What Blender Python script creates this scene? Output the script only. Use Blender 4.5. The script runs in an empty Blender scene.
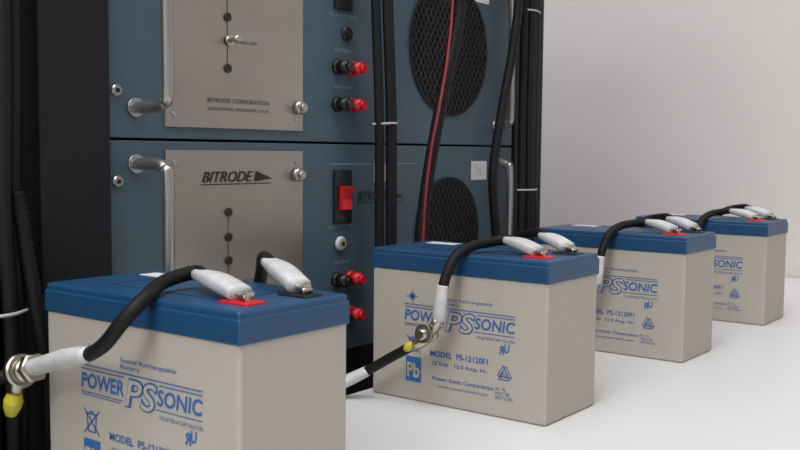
import bpy, bmesh, math, random
from mathutils import Vector, Matrix
random.seed(4)
S=bpy.context.scene
S.view_settings.view_transform='Standard'
S.view_settings.look='None'
def lin(c):
    return tuple(((v/255)/12.92 if v/255<=.04045 else ((v/255+.055)/1.055)**2.4) for v in c)
def mat(name,rgb,rough=.5,metal=0,var=.06,scale=30,bump=0,bscale=300,stretch=(1,1,1),spec=.5,trans=0):
    m=bpy.data.materials.new(name); m.use_nodes=True; n=m.node_tree.nodes; l=m.node_tree.links
    b=n['Principled BSDF']; c=lin(rgb)
    tc=n.new('ShaderNodeTexCoord'); mp=n.new('ShaderNodeMapping'); mp.inputs['Scale'].default_value=stretch
    l.new(tc.outputs['Object'],mp.inputs['Vector'])
    nz=n.new('ShaderNodeTexNoise'); nz.inputs['Scale'].default_value=scale; nz.inputs['Detail'].default_value=4
    l.new(mp.outputs[0],nz.inputs['Vector'])
    cr=n.new('ShaderNodeValToRGB')
    cr.color_ramp.elements[0].position=.3; cr.color_ramp.elements[1].position=.7
    cr.color_ramp.elements[0].color=tuple(v*(1-var) for v in c)+(1,)
    cr.color_ramp.elements[1].color=tuple(min(1,v*(1+var)) for v in c)+(1,)
    l.new(nz.outputs['Fac'],cr.inputs[0]); l.new(cr.outputs[0],b.inputs['Base Color'])
    b.inputs['Roughness'].default_value=rough; b.inputs['Metallic'].default_value=metal
    b.inputs['Specular IOR Level'].default_value=spec
    if bump:
        n2=n.new('ShaderNodeTexNoise'); n2.inputs['Scale'].default_value=bscale; l.new(mp.outputs[0],n2.inputs['Vector'])
        bp=n.new('ShaderNodeBump'); bp.inputs['Strength'].default_value=bump; bp.inputs['Distance'].default_value=.001
        l.new(n2.outputs['Fac'],bp.inputs['Height']); l.new(bp.outputs[0],b.inputs['Normal'])
    return m
M={}
M['case']=mat('beige_abs',(171,164,153),.55,bump=.1,bscale=900,var=.015)
M['lid']=mat('blue_abs',(24,66,102),.40,bump=.15,bscale=900,var=.04)
M['liddark']=mat('blue_abs_dark',(16,44,74),.5)
M['ink']=mat('blue_ink',(44,94,156),.6,var=.03)
M['white']=mat('white_label',(215,215,215),.5,var=.03)
M['tie']=mat('nylon_tie',(165,168,168),.5,var=.03)
M['red']=mat('red_plastic',(195,26,36),.35,var=.05)
M['blackp']=mat('black_plastic',(20,20,22),.4)
M['cable']=mat('black_rubber',(18,18,20),.6,var=.15,spec=.25)
M['redwire']=mat('red_wire',(140,28,38),.4)
M['sleeve']=mat('sleeve_plastic',(196,196,196),.38,var=.1,scale=120,bump=.3,bscale=150)
M['metal']=mat('plated_metal',(195,190,176),.28,1,var=.1)
M['yellow']=mat('yellow_plastic',(195,182,50),.4)
M['steel']=mat('brushed_steel',(160,155,148),.33,.75,var=.12,scale=14,bump=.3,bscale=25,stretch=(1,.4,1.2))
M['bluepanel']=mat('blue_grey_paint',(63,85,98),.45,var=.05,scale=12)
M['rackblack']=mat('rack_black_paint',(19,20,25),.6,var=.2,scale=8,spec=.3)
M['dark']=mat('dark_recess',(8,8,10),.7)
M['print']=mat('dark_print',(28,28,34),.6)
M['grill']=mat('grill_black',(44,42,44),.45,.3)
M['chrome']=mat('handle_metal',(170,168,165),.32,.9)
M['wall']=mat('wall_paint',(211,206,204),.85,var=.01,scale=3,bump=.05,bscale=200)
M['floorm']=mat('floor_vinyl',(120,118,112),.5,var=.06)
M['ceil']=mat('ceiling_paint',(225,224,222),.9,var=.02)
M['table']=mat('white_laminate',(210,210,209),.38,var=.015,scale=5)
M['tag']=mat('paper_tag',(160,156,148),.6)
M['lpr']=mat('light_print',(140,155,165),.6)

def link(o,parent=None):
    S.collection.objects.link(o)
    if parent: o.parent=parent
    return o
def empty(name,loc=(0,0,0)):
    e=bpy.data.objects.new(name,None); e.location=loc; e.empty_display_size=.02
    return link(e)
def meshobj(name,bm,m,parent=None,smooth=False,loc=(0,0,0)):
    me=bpy.data.meshes.new(name); bm.normal_update(); bm.to_mesh(me); bm.free()
    me.materials.append(M[m] if isinstance(m,str) else m)
    if smooth:
        for p in me.polygons: p.use_smooth=True
    o=bpy.data.objects.new(name,me); o.location=loc
    return link(o,parent)
def box(name,lo,hi,m,parent=None,bev=0,seg=3):
    bm=bmesh.new(); bmesh.ops.create_cube(bm,size=1)
    lo=Vector(lo);hi=Vector(hi); c=(lo+hi)/2; s=hi-lo
    for v in bm.verts: v.co=Vector((v.co.x*s.x,v.co.y*s.y,v.co.z*s.z))
    if bev: bmesh.ops.bevel(bm,geom=bm.edges[:],offset=bev,segments=seg,affect='EDGES',profile=.5)
    for v in bm.verts: v.co+=c
    o=meshobj(name,bm,m,parent,smooth=False)
    if bev:
        for p in o.data.polygons: p.use_smooth=True
        md=o.modifiers.new('wn','WEIGHTED_NORMAL')
    return o
def cyl(name,p,axis,r,h,m,parent=None,seg=32,r2=None,bev=0):
    bm=bmesh.new(); bmesh.ops.create_cone(bm,cap_ends=True,segments=seg,radius1=r,radius2=r if r2 is None else r2,depth=h)
    if bev: 
        es=[e for e in bm.edges if abs(e.verts[0].co.z-e.verts[1].co.z)<1e-6]
        bmesh.ops.bevel(bm,geom=es,offset=bev,segments=2,affect='EDGES')
    q=Vector((0,0,1)).rotation_difference(Vector(axis).normalized()).to_matrix().to_4x4()
    bm.transform(Matrix.Translation(Vector(p)+Vector(axis).normalized()*h/2)@q)
    o=meshobj(name,bm,m,parent)
    for pl in o.data.polygons: pl.use_smooth=len(pl.vertices)==4
    return o
def spline(pts,n=10):
    P=[Vector(p) for p in pts]; P=[P[0]*2-P[1]]+P+[P[-1]*2-P[-2]]; out=[]
    for i in range(1,len(P)-2):
        for k in range(n):
            t=k/n; a,b,c,d=P[i-1],P[i],P[i+1],P[i+2]
            out.append(.5*((2*b)+(c-a)*t+(2*a-5*b+4*c-d)*t*t+(3*b-a-3*c+d)*t**3))
    out.append(P[-2]); return out
def tube(name,pts,r,m,parent=None,n=10,seg=14,flat=1,radii=None,straight=False,pw=1):
    C=[Vector(p) for p in pts] if straight else spline(pts,n)
    bm=bmesh.new(); rings=[]; nrm=None
    def sp(v): return math.copysign(abs(v)**pw,v)
    for i,p in enumerate(C):
        t=(C[min(i+1,len(C)-1)]-C[max(i-1,0)]).normalized()
        if nrm is None:
            nrm=Vector((0,0,1)); 
            if abs(t.z)>.9: nrm=Vector((0,1,0))
        nrm=(nrm-t*nrm.dot(t)).normalized(); b=t.cross(nrm)
        f=i/(len(C)-1)
        rr=r
        if radii:
            x=f*(len(radii)-1); k=min(int(x),len(radii)-2); rr=radii[k]*(1-(x-k))+radii[k+1]*(x-k)
        rings.append([bm.verts.new(p+b*sp(math.cos(a))*rr+nrm*sp(math.sin(a))*rr*flat) for a in [2*math.pi*j/seg for j in range(seg)]])
    for i in range(len(rings)-1):
        for j in range(seg):
            bm.faces.new((rings[i][j],rings[i][(j+1)%seg],rings[i+1][(j+1)%seg],rings[i+1][j]))
    bm.faces.new(rings[0][::-1]); bm.faces.new(rings[-1])
    bmesh.ops.recalc_face_normals(bm,faces=bm.faces)
    return meshobj(name,bm,m,parent,smooth=True)
def text(name,body,a,b,z0,z1,plane,off,m,parent,shear=0,bold=0,ex=.0001,spacing=1):
    """text between a..b along horizontal, z0..z1; plane 'front' (normal -Y) or 'rack' (normal +X)"""
    cu=bpy.data.curves.new(name,'FONT'); cu.body=body; cu.size=1; cu.shear=shear; cu.offset=bold; cu.extrude=0; cu.space_character=spacing
    cu.resolution_u=3
    o=bpy.data.objects.new(name,cu); S.collection.objects.link(o)
    bpy.context.view_layer.update()
    me=bpy.data.meshes.new_from_object(o.evaluated_get(bpy.context.evaluated_depsgraph_get()))
    bpy.data.objects.remove(o)
    xs=[v.co.x for v in me.vertices]; ys=[v.co.y for v in me.vertices]
    x0,x1,y0,y1=min(xs),max(xs),min(ys),max(ys)
    for v in me.vertices:
        h=a+(v.co.x-x0)/(x1-x0)*(b-a); z=z0+(v.co.y-y0)/(y1-y0)*(z1-z0)
        v.co=(h,off,z) if plane=='front' else (off,h,z)
    me.materials.clear(); me.materials.append(M[m])
    o=bpy.data.objects.new(name,me); return link(o,parent)
def poly(name,pts,plane,off,m,parent):
    bm=bmesh.new()
    vs=[bm.verts.new((h,off,z) if plane=='front' else (off,h,z)) for h,z in pts]
    bm.faces.new(vs); return meshobj(name,bm,m,parent)
def strips(name,segs,w,plane,off,m,parent):
    bm=bmesh.new()
    for (a,b,c,d) in segs:
        v=Vector((c-a,d-b)); 
        if v.length<1e-9: continue
        nn=Vector((-v.y,v.x)).normalized()*w/2
        q=[(a+nn.x,b+nn.y),(c+nn.x,d+nn.y),(c-nn.x,d-nn.y),(a-nn.x,b-nn.y)]
        bm.faces.new([bm.verts.new((h,off,z) if plane=='front' else (off,h,z)) for h,z in q])
    return meshobj(name,bm,m,parent)

# ---------------- batteries ----------------
H=.1122;W=.15;D=.0746;L=.0156
def battery(x,y,idx):
    e=empty('battery' if idx==0 else 'battery.%03d'%idx,(x,y,0))
    box('case',(-W,0,0),(0,D,H-L+.002),'case',e,.0022)
    box('lid_skirt',(-W-.0009,-.0009,H-L),(.0009,D+.0009,H-.0035),'lid',e,.0012)
    box('lid_top',(-W-.0001,-.0001,H-.006),(.0001,D+.0001,H),'lid',e,.0018)
    bm=bmesh.new()
    for (x0,y0,x1,y1) in [(-.118,.0185,-.03,.0192),(-.118,.056,-.03,.0567),(-.118,.0185,-.1173,.0567),(-.0307,.0185,-.03,.0567)]:
        bmesh.ops.create_cube(bm,size=1,matrix=Matrix.Translation(((x0+x1)/2,(y0+y1)/2,H))@Matrix.Diagonal((x1-x0,y1-y0,.0004,1)))
    meshobj('vent_seam',bm,'liddark',e)
    for (tx,ty,c,nm) in [(-.018,.019,'red','positive'),(-.014,.054,'blackp','negative')]:
        box(nm+'_terminal_base',(tx-.0095,ty-.0065,H-.002),(tx+.0095,ty+.0065,H+.0012),c,e,.0008)
        box(nm+'_terminal_well',(tx-.0050,ty-.0025,H+.0005),(tx+.0060,ty+.0040,H+.0014),'liddark' if c=='blackp' else 'red',e)
        box(nm+'_terminal_tab',(tx+.0042,ty-.0028,H),(tx+.0050,ty+.0028,H+.0055),'metal',e)
    box('date_label',(-.138,.052,H),(-.112,.064,H+.0003),'white',e)
    o=-.0003;F='front'
    text('subtitle','Sealed Rechargeable\nBattery',-.086,-.043,.0738,.0800,F,o,'ink',e)
    strips('header_lines',[(-.119,.0722,-.0245,.0722),(-.119,.0702,-.083,.0702),(-.0555,.0702,-.0245,.0702)],.0006,F,o,'ink',e)
    text('brand_left','POWER',-.119,-.0832,.0602,.0683,F,o,'ink',e,shear=.12,bold=.02)
    text('brand_right','SONIC',-.0575,-.0245,.0602,.0683,F,o,'ink',e,shear=.12,bold=.02)
    text('brand_mid','PS',-.0828,-.0568,.0553,.0708,F,o,'ink',e,shear=.2,bold=.05)
    text('brand_mid_inner','PS',-.0819,-.0577,.0562,.0699,F,o-.0003,'case',e,shear=.2,bold=.005)
    strips('brand_lines',[(-.119,.0580,-.084,.0580),(-.119,.0566,-.086,.0566),(-.0585,.0580,-.0245,.0580)],.0005,F,o,'ink',e)
    text('tagline','THE BETTER BATTERY SOLUTION',-.056,-.0245,.0535,.0555,F,o,'ink',e)
    text('model','MODEL  PS-12120F1',-.0955,-.0460,.0360,.0402,F,o,'ink',e,bold=.02)
    text('rating','12 Volt   12.0 Amp. Hr.',-.0935,-.0460,.0290,.0326,F,o,'ink',e,bold=.012)
    text('maker','Power-Sonic Corporation',-.0935,-.0410,.0178,.0214,F,o,'ink',e,bold=.012)
    text('web','www.power-sonic.com',-.088,-.046,.0130,.0158,F,o,'ink',e)
    ob=text('ul_mark_r','R',.0328,.0372,.0450,.0510,F,o,'ink',e,shear=.1,bold=.03)
    for v in ob.data.vertices: v.co.x=-v.co.x
    text('ul_mark_u','U',-.0330,-.0287,.0465,.0525,F,o,'ink',e,shear=.1,bold=.03)
    cx,cz=-.0325,.0315; segs=[]
    for k in range(3):
        a=math.radians(90+120*k); b=math.radians(90+120*(k+1)); R0=.0078
        p=(cx+R0*math.cos(a),cz+R0*math.sin(a)); q=(cx+R0*math.cos(b),cz+R0*math.sin(b))
        i=.5
        p2=(cx+R0*i*math.cos(a),cz+R0*i*math.sin(a)); q2=(cx+R0*i*math.cos(b),cz+R0*i*math.sin(b))
        P1=(p[0]*.85+q[0]*.15,p[1]*.85+q[1]*.15); P2=(p[0]*.2+q[0]*.8,p[1]*.2+q[1]*.8)
        segs+= [P1+P2,p2+q2,P1+p2,P2+(q2[0]*.7+P2[0]*.3,q2[1]*.7+P2[1]*.3)]
    strips('recycling_mark',segs,.0007,F,o,'ink',e)
    text('recycle_pb','Pb',-.0353,-.0300,.0293,.0325,F,o,'ink',e)
    text('recycle_text','Pb   Pb\nMUST BE\nRECYCLED',-.0395,-.0255,.0135,.0215,F,o,'ink',e)
    poly('pb_box',[(-.1175,.0147),(-.1035,.0147),(-.1035,.0333),(-.1175,.0333)],F,o,'ink',e)
    text('pb_text','Pb',-.1163,-.1047,.0178,.0290,F,o-.0002,'case',e,bold=.03)
    bx=-.1105
    strips('bin_mark',[(bx-.004,.046,bx-.003,.0375),(bx+.004,.046,bx+.003,.0375),(bx-.003,.0375,bx+.003,.0375),(bx-.005,.0468,bx+.005,.0468),
        (bx-.0065,.0362,bx+.0065,.0492),(bx-.0065,.0492,bx+.0065,.0362),(bx-.002,.048,bx+.002,.048)],.0008,F,o,'ink',e)
    segs=[]
    for k in range(8):
        a=math.pi*k/8; r=.0055 if k%4==0 else .003
        segs.append((-.112-r*math.cos(a),.0782-r*math.sin(a),-.112+r*math.cos(a),.0782+r*math.sin(a)))
    strips('star_mark',segs,.0005,F,o,'ink',e)
    return e
POS=[(-.0073,-.2713),(0,0),(-.0022,.2526),(-.0036,.4915)]
for i,(x,y) in enumerate(POS): battery(x,y,i)

# ---------------- battery leads ----------------
def sleeve(e,a,b):
    a=Vector(a);b=Vector(b); m=a.lerp(b,.5)+Vector((0,0,.0008))
    tube('insulating_sleeve',[a,m,b],.005,'sleeve',e,flat=.62,radii=[.0044,.0052,.0062,.0066,.0066,.0064,.0062],n=8,seg=28,pw=.7)
def tabclip(e,b,t):
    b=Vector(b);t=Vector(t)
    tube('spade_connector',[b,b.lerp(t,.5),t],.0030,'metal',e,flat=.45,n=4,pw=.6)
T1=Vector((-.0130,.0185,H+.0030)); T2=Vector((-.0075,.0530,H+.0030))
SA=[(-.066,.034,.1205),(-.053,.035,.1210),(-.050,.035,.1210),(-.050,.035,.1210)]
SB=[(-.058,.076,.1240),(-.044,.071,.1225),(-.044,.071,.1225),(-.044,.071,.1225)]
EA=Vector((-.0200,.0195,.1165)); EB=Vector((-.0145,.0540,.1170))
cn=[0]
def cable_root():
    n='battery_cable' if cn[0]==0 else 'battery_cable.%03d'%cn[0]; cn[0]+=1
    return empty(n)
def term_sleeve(i,e,which):
    o=Vector((POS[i][0],POS[i][1],0))
    s0=o+Vector((SA if which=='A' else SB)[i]); s1=o+(EA if which=='A' else EB)
    sleeve(e,s0,s1); tabclip(e,s1-(s1-s0)*.05,o+(T1 if which=='A' else T2))
    return s0,(s0-s1).normalized()
R=.0037
e=cable_root(); s,d=term_sleeve(0,e,'A')
tube('wire',[s-d*.006,s+d*.005,(-.077,-.257,.1180),(-.066,-.276,.1140),(-.067,-.288,.1045),(-.082,-.289,.0905),(-.099,-.287,.0825)],R,'cable',e)
tube('heat_shrink',[(-.096,-.288,.0838),(-.118,-.286,.0785),(-.150,-.284,.069)],.0056,'sleeve',e,flat=.8,radii=[.0048,.006,.0064,.006,.0058])
cyl('connector_nut',(-.148,-.284,.0692),(-.95,0,-.27),.0080,.006,'metal',e,seg=6,bev=.0006)
cyl('connector_barrel',(-.153,-.284,.0678),(-.95,0,-.27),.0066,.016,'metal',e,bev=.0006)
cyl('connector_ring',(-.160,-.284,.0658),(-.95,0,-.27),.0092,.005,'metal',e,bev=.0006)
cyl('connector_bolt',(-.165,-.284,.071),(.15,-.2,-.95),.0042,.018,'metal',e,bev=.0004)
tube('yellow_boot',[(-.163,-.287,.054),(-.166,-.287,.047),(-.168,-.287,.041)],.005,'yellow',e,radii=[.0036,.0052,.0046,.003])
tube('wire_tail',[(-.164,-.284,.064),(-.171,-.294,.060),(-.170,-.315,.045),(-.155,-.36,.013),(-.140,-.45,.0060),(-.12,-.60,.0055)],R,'cable',e)
def link_cable(i,j):
    e=cable_root()
    s,d=term_sleeve(i,e,'B')
    oi=Vector((POS[i][0],POS[i][1],0)); o=Vector((POS[j][0],POS[j][1],0))
    bk=[s-d*.006,s+d*.008,oi+Vector((-.078,.091,.117)),oi+Vector((-.086,.096,.100)),oi+Vector((-.098,.105,.060)),oi+Vector((-.115,.128,.024)),oi+Vector((-.136,.160,.0085))]
    s0,d2=term_sleeve(j,e,'A')
    tube('wire_rear',bk+[o+Vector((-.156,-.070,.0085)),o+Vector((-.160,-.050,.0090)),o+Vector((-.158,-.040,.0100))],R,'cable',e)
    tube('heat_shrink_low',[o+Vector((-.1595,-.044,.0095)),o+Vector((-.153,-.030,.0130)),o+Vector((-.137,-.021,.0225))],.005,'sleeve',e,flat=.85,radii=[.0042,.0050,.0054,.0052,.0046])
    tube('wire_front',[o+Vector((-.139,-.022,.0213)),o+Vector((-.122,-.019,.032)),o+Vector((-.103,-.019,.043)),o+Vector((-.098,-.02,.046))],R,'cable',e)
    tube('yellow_boot',[o+Vector((-.1015,-.0225,.0435)),o+Vector((-.098,-.0225,.046)),o+Vector((-.0945,-.0225,.0480))],.0035,'yellow',e,radii=[.002,.0034,.0034,.0025])
    cyl('ring_lug_lower',o+Vector((-.096,-.02,.046)),(.8,0,.55),.0046,.014,'metal',e,bev=.0004)
    cyl('bolt',o+Vector((-.083,-.031,.0575)),(-.1,1,-.1),.0040,.018,'metal',e,seg=6,bev=.0005)
    cyl('washer',o+Vector((-.083,-.027,.0575)),(-.1,1,-.1),.0066,.002,'metal',e)
    cyl('nut',o+Vector((-.084,-.018,.0565)),(-.1,1,-.1),.0060,.005,'metal',e,seg=6,bev=.0005)
    cyl('ring_lug_upper',o+Vector((-.080,-.02,.058)),(.45,0,.9),.0040,.014,'metal',e,bev=.0004)
    tube('heat_shrink_high',[o+Vector((-.0745,-.02,.067)),o+Vector((-.0725,-.021,.078)),o+Vector((-.0715,-.020,.092))],.005,'sleeve',e,flat=.85,radii=[.0046,.0050,.0046,.0042])
    tube('wire_over',[o+Vector((-.0715,-.020,.088)),o+Vector((-.0705,-.0175,.098)),o+Vector((-.0680,-.009,.1120)),o+Vector((-.0650,.008,.1180)),o+Vector((-.0615,.026,.1195)),s0+d2*.002,s0-d2*.006],R,'cable',e)
for i in range(3): link_cable(i,i+1)
e=cable_root(); s,d=term_sleeve(3,e,'B')
o=Vector((POS[3][0],POS[3][1],0))
tube('wire',[s-d*.006,s+d*.008,o+Vector((-.078,.091,.117)),o+Vector((-.095,.10,.10)),o+Vector((-.115,.11,.05)),o+Vector((-.135,.14,.0075)),o+Vector((-.14,.25,.0058))],R,'cable',e)

# ---------------- rack ----------------
XR=-.198; RT=.62
rack=empty('equipment_rack')
box('post_left',(XR-.06,-.250,-.75),(XR+.004,-.2015,RT),'rackblack',rack,.002)
box('post_right',(XR-.06,.2845,-.75),(XR+.002,.342,RT),'rackblack',rack,.002)
box('side_panel_left',(-.95,-.250,-.75),(XR-.055,-.235,RT),'rackblack',rack)
box('side_panel_right',(-.95,.327,-.75),(XR-.055,.342,RT),'rackblack',rack)
box('back_panel',(-.96,-.250,-.75),(-.945,.342,RT),'rackblack',rack)
box('top_panel',(-.96,-.250,RT),(XR+.045,.342,RT+.02),'rackblack',rack)
box('plinth',(-.96,-.250,-.75),(XR-.01,.342,-.70),'rackblack',rack)
box('blank_panel_lower',(XR-.02,-.2,-.70),(XR-.008,.283,.0205),'rackblack',rack)
box('blank_panel_upper',(XR-.02,-.2,.36),(XR-.004,.283,RT),'rackblack',rack)
nb=empty('equipment_cabinet')
box('front_left',(XR-.75,-.85,-.75),(XR-.02,-.275,RT),'rackblack',nb,.003)
box('front_edge',(XR-.03,-.300,-.75),(XR-.012,-.276,RT),'rackblack',nb,.003)

def unit(z0,idx,fr):
    u=empty('battery_test_unit' if idx==0 else 'battery_test_unit.%03d'%idx,(0,0,z0))
    Hh=.1685
    box('chassis',(XR-.5,-.19,.004),(XR-.006,.273,Hh-.004),'rackblack',u)
    box('front_plate',(XR-.005,-.2,.0008),(XR,.283,Hh-.0008),'bluepanel',u,.0008)
    box('steel_plate',(XR,-.158,.0085),(XR+.0016,-.0275,Hh-.0065),'steel',u,.0004)
    x=XR+.0022
    for k,z in enumerate([.119,.1015,.085,.069,.050]):
        cyl('jack_%d'%k,(XR+.0014,-.104,z),(1,0,0),.0030,.0016,'blackp',u,seg=24)
    strips('jack_line',[(-.104,.119,-.104,.05)],.0006,'rack',x-.0004,'print',u)
    cyl('toggle_base',(XR+.0014,-.103,.069),(1,0,0),.0040,.003,'metal',u,seg=6)
    cyl('toggle_lever',(XR+.004,-.103,.069),(1,.05,.15),.0016,.009,'chrome',u,r2=.0024)
    text('plate_text_a','CHARGE / OPEN',-.096,-.076,.0680,.0702,'rack',x,'print',u)
    text('plate_brand_text','BITRODE CORPORATION',-.122,-.064,.0262,.0292,'rack',x,'print',u)
    text('plate_brand_text_b','LOUISIANA, MISSOURI, U.S.A.',-.122,-.064,.0205,.0230,'rack',x,'print',u)
    for (yy,zz) in [(-.036,.1443),(-.034,.026)]:
        cyl('thumb_screw',(XR+.0014,yy,zz),(1,0,0),.0050,.006,'chrome',u,bev=.0008)
        cyl('thumb_screw_stem',(XR+.007,yy,zz),(1,0,0),.0028,.003,'chrome',u)
    for yy in (-.151,-.035):
        for zz in (.017,.154):
            cyl('plate_screw',(XR+.0014,yy,zz),(1,0,0),.0018,.001,'chrome',u,seg=16)
    for yy in (-.195,.277):
        for zz in (.030,.142):
            cyl('rack_screw',(XR,yy,zz),(1,0,0),.0038,.0022,'chrome',u,bev=.0008)
            cyl('rack_screw_slot',(XR+.0020,yy,zz),(1,0,0),.0016,.0006,'dark',u,seg=6)
    for yy,pr in ((-.181,.032),(.250,.018)):
        hz0,hz1=.020,.153; px=XR+pr; c=.010
        pts=[(XR,yy,hz0),(px-c,yy,hz0),(px-.003,yy,hz0+.003),(px,yy,hz0+c),(px,yy,(hz0+hz1)/2),(px,yy,hz1-c),(px-.003,yy,hz1-.003),(px-c,yy,hz1),(XR,yy,hz1)]
        tube('handle',pts,.0038,'chrome',u,n=6,seg=16)
        for zz in (hz0,hz1): cyl('handle_ferrule',(XR,yy,zz),(1,0,0),.006,.002,'chrome',u)
    box('switch_plate',(XR,.0085,.1045),(XR+.003,.0290,.1475),'blackp',u,.0008)
    bm=bmesh.new()
    prof=[(.0,.116),(.0040,.116),(.0030,.1245),(.0065,.1345),(.0,.1345)]
    a=[bm.verts.new((XR+.003+p,.0135,z)) for p,z in prof]; b=[bm.verts.new((XR+.003+p,.0245,z)) for p,z in prof]
    bm.faces.new(a); bm.faces.new(b[::-1])
    for k in range(5): bm.faces.new((a[k],b[k],b[(k+1)%5],a[(k+1)%5]))
    bmesh.ops.recalc_face_normals(bm,faces=bm.faces); meshobj('rocker',bm,'red',u)
    sy,sz=(.0235,.0865) if idx==0 else (.0165,.0885)
    cyl('socket_ring',(XR,sy,sz),(1,0,0),.0058,.003,'blackp' if idx==0 else 'sleeve',u,bev=.0008)
    cyl('socket_hole',(XR+.0025,sy,sz),(1,0,0),.0042,.0015,'dark' if idx==0 else 'tag' ,u)
    cyl('socket_core',(XR+.0035,sy,sz),(1,0,0),.0018,.0015,'dark' ,u)
    text('socket_text','DC OUTPUT VOLTS',.003,.036,sz+.0125,sz+.0150,'rack',XR+.0004,'lpr',u)
    text('post_text','OUTPUT',.010,.030,.0720,.0745,'rack',XR+.0004,'lpr',u)
    text('post_text_b','SENSE',.010,.030,.0435,.0455,'rack',XR+.0004,'lpr',u)
    for zz in (.0595,.0305):
        for yy,c in ((.0125,'blackp'),(.0290,'red')):
            cyl('post_collar',(XR,yy,zz),(1,0,0),.0060,.004,c,u,bev=.0006)
            cyl('post_cap',(XR+.004,yy,zz),(1,0,0),.0050,.009,c,u,bev=.001)
            cyl('post_tip',(XR+.013,yy,zz),(1,0,0),.0034,.0025,'blackp' if c=='blackp' else 'red',u)
    strips('post_bus',[(.0125,.0595,.030,.0595),(.0125,.0305,.030,.0305)],.004,'rack',XR+.003,'metal',u)
    fy,fz=.169,.0885
    cyl('fan_opening',(XR-.0004,fy,fz),(1,0,0),fr,.0008,'dark',u,seg=64)
    bm=bmesh.new(); pitch=.0060
    for ang in (math.radians(57),math.radians(-57)):
        dx,dz=math.cos(ang),math.sin(ang); nx,nz=-dz,dx
        k=-int(fr/pitch)-1
        while k*pitch<fr:
            c=k*pitch
            if abs(c)<fr*.99:
                hl=math.sqrt(fr*fr-c*c)
                mtx=Matrix.Translation((XR+.0012,fy+nx*c,fz+nz*c))@Matrix.Rotation(ang,4,'X')@Matrix.Diagonal((.0009,2*hl,.0010,1))
                bmesh.ops.create_cube(bm,size=1,matrix=mtx)
            k+=1
    meshobj('fan_grill',bm,'grill',u)
    bm=bmesh.new(); seg=64
    for k in range(seg):
        a0=2*math.pi*k/seg;a1=2*math.pi*(k+1)/seg
        q=[(fr-.0012,a0),(fr+.0012,a0),(fr+.0012,a1),(fr-.0012,a1)]
        bm.faces.new([bm.verts.new((XR+.0018,fy+r*math.cos(a),fz+r*math.sin(a))) for r,a in q])
    meshobj('fan_rim',bm,'dark',u)
    box('inspection_label',(XR,.208,.136),(XR+.0004,.235,.154),'white',u)
    strips('label_mark',[(.213,.150,.230,.140),(.216,.140,.228,.150)],.0005,'rack',XR+.0008,'tag',u)
    if idx==1:
        text('logo_text','BITRODE',-.1275,-.080,.1400,.1475,'rack',x,'print',u,shear=.35,bold=.01)
        poly('logo_wedge',[(-.079,.1400),(-.061,.1418),(-.077,.1475)],'rack',x,'print',u)
        strips('logo_line',[(-.129,.1385,-.062,.1385)],.0007,'rack',x,'print',u)
        text('panel_logo_text','BITRODE',.038,.0780,.1215,.1295,'rack',XR+.0004,'print',u,shear=.35,bold=.01)
        poly('panel_logo_wedge',[(.079,.1215),(.102,.1235),(.081,.1295)],'rack',XR+.0004,'print',u)
        strips('panel_logo_line',[(.038,.1198,.100,.1198),],.0007,'rack',XR+.0004,'print',u)
        strips('trim_line',[(.006,.152,.12,.152)],.0006,'rack',XR+.0004,'lpr',u)
        box('asset_tag',(XR,.060,.137),(XR+.0004,.080,.152),'tag',u)
    return u
unit(.1905,0,.0610)
unit(.0220,1,.0500)

# ---------------- hanging cable runs ----------------
TZ=RT-.001
hr=empty('hanging_cable_bundle')
for k,(yy,xx,rr) in enumerate([(.040,-.178,.0040),(.049,-.174,.0038),(.0575,-.178,.0034)]):
    tube('cable_%d'%k,[(xx,yy-.010,TZ),(xx,yy-.008,.5),(xx,yy-.005,.33),(xx+.002,yy-.001,.22),(xx,yy+.003,.13),(xx,yy+.004,.05),(xx-.004,yy+.006,-.1),(xx-.006,yy,-.6)],rr,'cable',hr)
tube('cable_tie',[(-.1795,.035,.206),(-.1695,.041,.2066),(-.1680,.050,.207),(-.1745,.0605,.207)],.0009,'tie',hr)
hr2=empty('hanging_cable_bundle.001')
for k,(yy,xx,rr) in enumerate([(.258,-.172,.0040),(.267,-.169,.0040),(.276,-.172,.0040),(.285,-.174,.0038)]):
    tube('cable_%d'%k,[(xx,yy,TZ),(xx,yy+.001,.45),(xx+.001,yy-.001,.3),(xx,yy,.2),(xx,yy+.002,.1),(xx-.001,yy,.0),(xx-.004,yy,-.2),(xx-.004,yy,-.6)],rr,'cable',hr2)
for zz in (.148,.322):
    tube('cable_tie',[(-.173,.2525,zz),(-.1670,.258,zz),(-.1640,.267,zz),(-.167,.280,zz),(-.174,.290,zz)],.0009,'tie',hr2)
c=empty('power_cable')
tube('cable',[(-.174,.158,TZ),(-.174,.152,.45),(-.172,.147,.33),(-.170,.139,.29),(-.169,.122,.245),(-.169,.106,.195),(-.171,.095,.14),(-.172,.091,.09),(-.173,.09,-.02),(-.18,.09,-.5)],.0054,'cable',c)
tube('signal_wire',[(-.164,.137,TZ),(-.164,.130,.45),(-.164,.125,.33),(-.162,.115,.27),(-.162,.102,.22),(-.164,.093,.18),(-.165,.086,.12),(-.167,.084,-.02),(-.172,.083,-.5)],.0011,'redwire',c)
c=empty('power_cable.001')
tube('cable',[(-.170,.243,TZ),(-.168,.243,.45),(-.167,.240,.34),(-.168,.232,.285),(-.170,.220,.235),(-.172,.208,.18),(-.172,.206,.15),(-.172,.214,.10),(-.174,.226,.03),(-.176,.23,-.05),(-.178,.23,-.5)],.0044,'cable',c)
c=empty('hanging_cable_bundle.002')
for k,(yy,xx,rr,mm) in enumerate([(-.287,-.192,.0045,'cable'),(-.277,-.188,.0042,'cable'),(-.268,-.193,.0036,'cable')]):
    tube('cable_%d'%k,[(xx,yy-.004,TZ),(xx,yy,.4),(xx,yy+.002,.25),(xx,yy,.15),(xx,yy+.003,.08),(xx,yy+.003,-.05),(xx,yy,-.5)],rr,mm,c)
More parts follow.
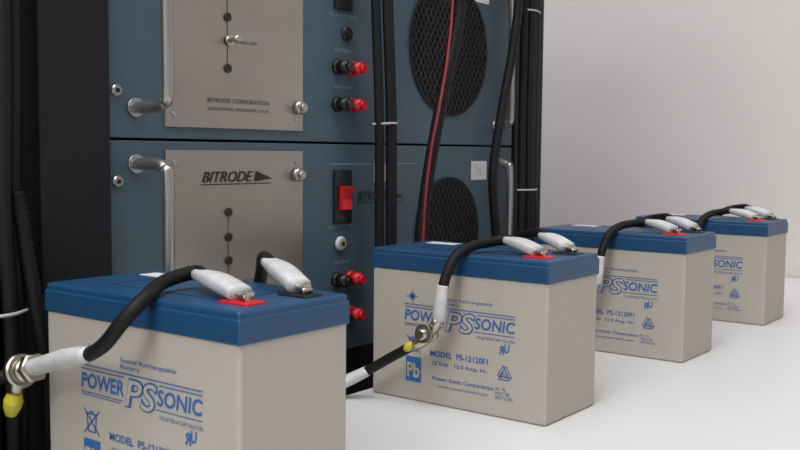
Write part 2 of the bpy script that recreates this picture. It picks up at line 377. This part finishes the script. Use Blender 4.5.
tube('cable_tie',[(-.197,-.293,.092),(-.186,-.287,.092),(-.182,-.276,.0926),(-.188,-.2635,.093)],.0010,'tie',c)
pts=spline([(-.190,-.268,.16),(-.184,-.258,.08),(-.182,-.252,.045),(-.182,-.252,.0),(-.185,-.259,-.10),(-.188,-.262,-.5)],40)
tube('corrugated_conduit',pts,.004,'cable',c,straight=True,radii=[.0036 if k%2 else .0046 for k in range(len(pts))])

# ---------------- table ----------------
t=empty('table')
box('top',(-.1600,-1.0,-.03),(.75,.944,0),'table',t,.0015)
for xx in (-.13,.66):
    for yy in (-.93,.87):
        box('leg',(xx,yy,-.75),(xx+.04,yy+.04,-.03),'chrome',t,.002)
for yy in (-.915,.885): box('rail',(-.11,yy,-.09),(.68,yy+.015,-.03),'chrome',t)

# ---------------- room ----------------
X0,X1,Y0,Y1,Z0,Z1=-1.8,2.6,-3.4,.95,-.75,2.0
box('floor',(X0-.1,Y0-.1,Z0-.1),(X1+.1,Y1+.1,Z0),'floorm')
box('ceiling',(X0-.1,Y0-.1,Z1),(X1+.1,Y1+.1,Z1+.1),'ceil')
box('wall_back',(X0-.1,Y1,Z0),(X1+.1,Y1+.1,Z1),'wall')
box('wall_front',(X0-.1,Y0-.1,Z0),(X1+.1,Y0,Z1),'wall')
box('wall_left',(X0-.1,Y0,Z0),(X0,Y1,Z1),'wall')
box('wall_right',(X1,Y0,Z0),(X1+.1,Y1,Z1),'wall')
def alight(name,loc,size,sy,energy,col=(.975,.985,1),rot=(0,0,0)):
    l=bpy.data.lights.new(name,'AREA'); l.shape='RECTANGLE'; l.size=size; l.size_y=sy; l.energy=energy; l.color=col
    o=bpy.data.objects.new(name,l); o.location=loc; o.rotation_euler=rot; link(o); return o
for k,(x,y,sx,sy,en) in enumerate([(.3,-1.0,1.0,1.2,32),(-.7,-.1,1.0,1.0,15),(.3,-2.5,1.2,1.2,46),(.75,.1,.8,.8,9)]):  # lamp over the rack, with its housing, is added fill to even out the wall
    f=empty('ceiling_and_fill_light' if k==0 else 'ceiling_and_fill_light.%03d'%k)
    box('housing',(x-sx/2-.02,y-sy/2-.02,Z1-.03),(x+sx/2+.02,y+sy/2+.02,Z1),'ceil',f)
    alight('fluorescent_and_fill_%d'%k,(x,y,Z1-.035),sx,sy,en).parent=f
w=bpy.data.worlds.new('World'); S.world=w; w.use_nodes=True
w.node_tree.nodes['Background'].inputs[0].default_value=(.8,.85,.9,1); w.node_tree.nodes['Background'].inputs[1].default_value=.2

# ---------------- camera ----------------
yaw,pitch,roll,f=.6505,-.0753,.0088,963.056
dv=Vector((-math.sin(yaw)*math.cos(pitch),math.cos(yaw)*math.cos(pitch),math.sin(pitch)))
rt=Vector((math.cos(yaw),math.sin(yaw),0)); up=rt.cross(dv)
r2=math.cos(roll)*rt+math.sin(roll)*up; u2=-math.sin(roll)*rt+math.cos(roll)*up
cam=bpy.data.cameras.new('camera'); cam.sensor_width=36; cam.lens=f*36/800; cam.clip_start=.01
cam.dof.use_dof=True; cam.dof.focus_distance=.72; cam.dof.aperture_fstop=28
co=bpy.data.objects.new('camera',cam)
mw=Matrix((r2,u2,-dv)).transposed().to_4x4(); mw.translation=Vector((.3063,-.5659,.1837))
co.matrix_world=mw; link(co); S.camera=co
